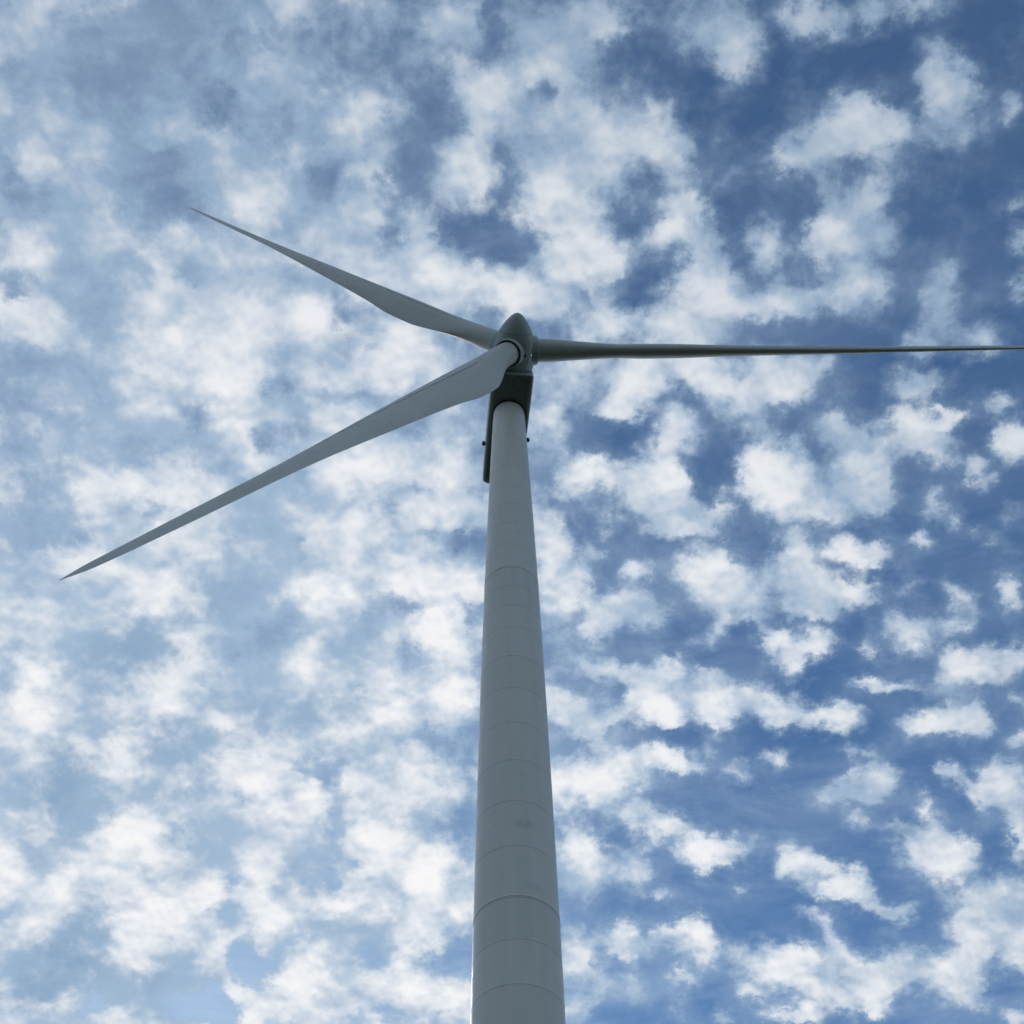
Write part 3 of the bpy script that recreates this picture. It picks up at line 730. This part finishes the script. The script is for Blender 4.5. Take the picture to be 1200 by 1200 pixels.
# front bulkhead ring behind the spinner
MH_n = Vector((math.sin(PSI) * math.cos(TAU), -math.cos(PSI) * math.cos(TAU), math.sin(TAU)))
e1 = Vector((math.cos(PSI), math.sin(PSI), 0))
e2 = MH_n.cross(e1)
if e2.z < 0: e2 = -e2
hub = Vector((0, 0, HH)) + MH_n * OV                 # relative to the turbine's base
def frame(o_, x_, y_, z_):
    return Matrix(((x_.x, y_.x, z_.x, o_.x), (x_.y, y_.y, z_.y, o_.y), (x_.z, y_.z, z_.z, o_.z), (0, 0, 0, 1)))
MHUB = frame(hub, e1, MH_n.cross(e1), MH_n)           # z along the shaft towards the nose
o = link('main_bearing_collar', lathe([(.6, -1.5), (1.30, -1.45), (1.2, -1.3), (1.2, -1.15), (.6, -1.14)], 72, MHUB), m_dark, nac); sharp(o)

# small housings on both flanks near the rear (warning lamps)
for side, y, x in ((-1, 2.72, -1.60), (1, 2.12, 1.62)):
    bm = lathe([(.0, -.16), (.07, -.155), (.12, -.12), (.13, -.04), (.13, .15), (.11, .18), (.11, .2), (.10, .27), (.06, .33), (0, .35)], 24,
               MN @ Matrix.Translation((x, y, ZB + .42)))
    o = link('obstruction_light', bm, m_lamp, turbine); sharp(o)
    bm = bmesh.new()
    box(bm, (x - side * .12, y, ZB + .42), (.10, .035, .035), bev=.01)
    bmesh.ops.transform(bm, matrix=MN, verts=bm.verts)
    link('bracket', bm, m_lamp, o, smooth=False)

# spinner
def spl(pts, n):
    out = []
    for i in range(len(pts) - 1):
        p0 = pts[max(i - 1, 0)]; p1 = pts[i]; p2 = pts[i + 1]; p3 = pts[min(i + 2, len(pts) - 1)]
        for k in range(n):
            t = k / n
            out.append(tuple(.5 * (2 * b + (c - a) * t + (2 * a - 5 * b + 4 * c - d_) * t * t + (3 * b - a - 3 * c + d_) * t ** 3)
                             for a, b, c, d_ in zip(p0, p1, p2, p3)))
    out.append(pts[-1])
    return out
prof = [(1.25, -1.17), (1.38, -1.22), (1.46, -1.21)] + spl([(1.49, -1.16), (1.535, -.7), (1.52, 0), (1.46, .6), (1.34, 1.05), (1.15, 1.5), (.90, 1.95), (.58, 2.38), (.34, 2.62), (.16, 2.73), (.0, 2.77)], 6)
prof[-1] = (0, 2.77)
spin = link('spinner', lathe(prof, 96, MHUB), m_hub, turbine); sharp(spin, 50)
def spin_r(z):
    for (r0, z0_), (r1, z1_) in zip(prof[3:], prof[4:]):
        if z0_ <= z <= z1_: return r0 + (r1 - r0) * (z - z0_) / max(z1_ - z0_, 1e-6)
    return 0
# panel joints of the spinner shell: one round it, three along it
r_ = spin_r(1.42)
bm = lathe([(r_ - .02, 1.405), (r_ + .012, 1.41), (r_ - .004, 1.437), (r_ - .03, 1.44)], 96, MHUB, caps=False)
for k in range(3):
    a = PHI + rad(60 + 120 * k)
    prev = None
    for i in range(22):
        z = -.6 + 2.9 * i / 21
        r = spin_r(z) + .004
        nx = Vector((math.cos(a), math.sin(a), 0)); ty_ = Vector((-math.sin(a), math.cos(a), 0))
        pair = [bm.verts.new(MHUB @ (nx * r + ty_ * s_ + Vector((0, 0, z)))) for s_ in (-.013, .013)]
        pair.append(bm.verts.new(MHUB @ (nx * (r - .03) + Vector((0, 0, z)))))
        if prev:
            bm.faces.new((prev[0], prev[1], pair[1], pair[0]))
            bm.faces.new((prev[1], prev[2], pair[2], pair[1])); bm.faces.new((prev[2], prev[0], pair[0], pair[2]))
        prev = pair
link('panel_joint', bm, m_line, spin, smooth=False)

# small square vent and an added mirror plate standing in for a glint, near the spinner's rear rim
for nm, ang, z, hx, hz, mat in (('vent', -62, -.62, .12, .10, 'd'), ('glint_plate', -38, -.74, .055, .085, 'm')):
    a = rad(ang)
    r = spin_r(z)
    nx = Vector((math.cos(a), math.sin(a), 0)); ty_ = Vector((-math.sin(a), math.cos(a), 0))
    F_ = frame(nx * (r + .004), ty_, Vector((0, 0, 1)), -ty_.cross(Vector((0, 0, 1))) * -1)
    bm = bmesh.new()
    box(bm, (0, 0, 0), (hx, hz, .018), bev=.008)
    bmesh.ops.transform(bm, matrix=MHUB @ F_, verts=bm.verts)
    link(nm, bm, m_dark if mat == 'd' else m_glint, spin, smooth=False)

# blades ------------------------------------------------------------------
ST = [.024, .035, .065, .095, .125, .16, .2, .25, .32, .5, .7, .88, .97, 1.0]
CH = [1.70, 1.70, 1.74, 1.90, 2.20, 2.60, 2.90, 2.88, 2.52, 1.90, 1.06, .72, .45, .05]
TW = [14, 14, 14, 14.2, 14.8, 15.6, 16.2, 16, 13.5, 5, -2, -4.5, -6, -6]
def smooth_interp(x, xs, ys):
    """monotone cubic"""
    n = len(xs)
    h = [xs[i + 1] - xs[i] for i in range(n - 1)]
    dl = [(ys[i + 1] - ys[i]) / h[i] for i in range(n - 1)]
    m_ = [dl[0]] + [0 if dl[i - 1] * dl[i] <= 0 else 2 * dl[i - 1] * dl[i] / (dl[i - 1] + dl[i]) for i in range(1, n - 1)] + [dl[-1]]
    for i in range(n - 1):
        if x <= xs[i + 1] or i == n - 2:
            t = min(max((x - xs[i]) / h[i], 0), 1)
            return ((2 * t**3 - 3 * t * t + 1) * ys[i] + (t**3 - 2 * t * t + t) * h[i] * m_[i]
                    + (-2 * t**3 + 3 * t * t) * ys[i + 1] + (t**3 - t * t) * h[i] * m_[i + 1])

def lerp_table(x, xs, ys):
    return float(np.interp(x, xs, ys))

def blade(k):
    a = PHI + rad(120 * k)
    v = e1 * math.cos(a) + e2 * math.sin(a)
    vv = v * math.cos(CONE) + MH_n * math.sin(CONE)
    nv = MH_n * math.cos(CONE) - v * math.sin(CONE)
    tL = e1 * math.sin(a) - e2 * math.cos(a)
    MB = frame(hub, tL, nv, vv)                        # blade frame: x to the leading edge, y upwind, z to the tip
    n = 48
    ss = [.026, .03, .035, .045] + [.055 + .0135 * i for i in range(26)] + [.42 + .03 * i for i in range(18)] + [.945, .96, .972, .982, .99, .996, 1.0]
    rings = []
    for s_ in ss:
        c = smooth_interp(s_, ST, CH); b_ = rad(smooth_interp(s_, ST, TW))
        bd = min(max((s_ - .045) / .13, 0), 1); bd = bd * bd * (3 - 2 * bd)
        tk = lerp_table(s_, [.2, .4, .7, 1], [.38, .33, .34, .24])
        if s_ < .2: tk = 1 + (tk - 1) * bd ** .8
        ax = lerp_table(s_, [0, .045, .1, .16, .2, .25, .32, .4, .5, .7, .88, .97, 1], [.85, .855, .85, .83, .81, .79, .76, .72, .64, .37, .25, .15, .02]) / c
        cd = (math.cos(b_), math.sin(b_)); hd = (-math.sin(b_), math.cos(b_))
        ring = []
        for i in range(n):
            th = 2 * math.pi * i / n
            xc = .5 - .5 * math.cos(th)
            yt = 5 * tk * (.2969 * math.sqrt(xc) - .126 * xc - .3516 * xc**2 + .2843 * xc**3 - .1036 * xc**4)
            cm = .03 * 4 * xc * (1 - xc)
            ya = (yt + cm) if math.sin(th) > 0 else (-yt + cm)
            yc = .5 * math.sin(th) * tk
            y_ = (1 - bd) * yc + bd * ya
            X_ = (ax - xc) * c; Y_ = -y_ * c
            ring.append((X_ * cd[0] + Y_ * hd[0], X_ * cd[1] + Y_ * hd[1] + PB * s_ * s_, s_ * RB))
        rings.append(ring)
    bm = loft(rings)
    bl = link('blade', bm, m_blade, turbine)
    at = bl.data.attributes.new('chord_pos', 'FLOAT', 'POINT')
    vals = []
    for i in range(len(ss)):
        for j in range(n):
            xc = .5 - .5 * math.cos(2 * math.pi * j / n)
            vals.append(-xc if 0 < j < n // 2 else xc)
    at.data.foreach_set('value', vals)
    bl.matrix_local = MB
    sharp(bl, 55)
    return bl, rings, MB

blades = [blade(k) for k in range(3)]
# collars round the blade roots, on the spinner
for bl, rings, MB in blades:
    bm = lathe([(1.10, .85), (1.09, 1.45), (1.075, 1.58), (1.04, 1.66), (.99, 1.67), (.955, 1.62), (.95, 1.2)], 72, MB, caps=False)
    o = link('blade_collar', bm, m_hub, spin); sharp(o, 50)
    bm = lathe([(.955, 1.44), (.90, 1.50), (.87, 1.52), (.845, 1.50), (.6, 1.42)], 72, MB, caps=True)
    o = link('root_seal', bm, m_dark, spin); sharp(o, 50)
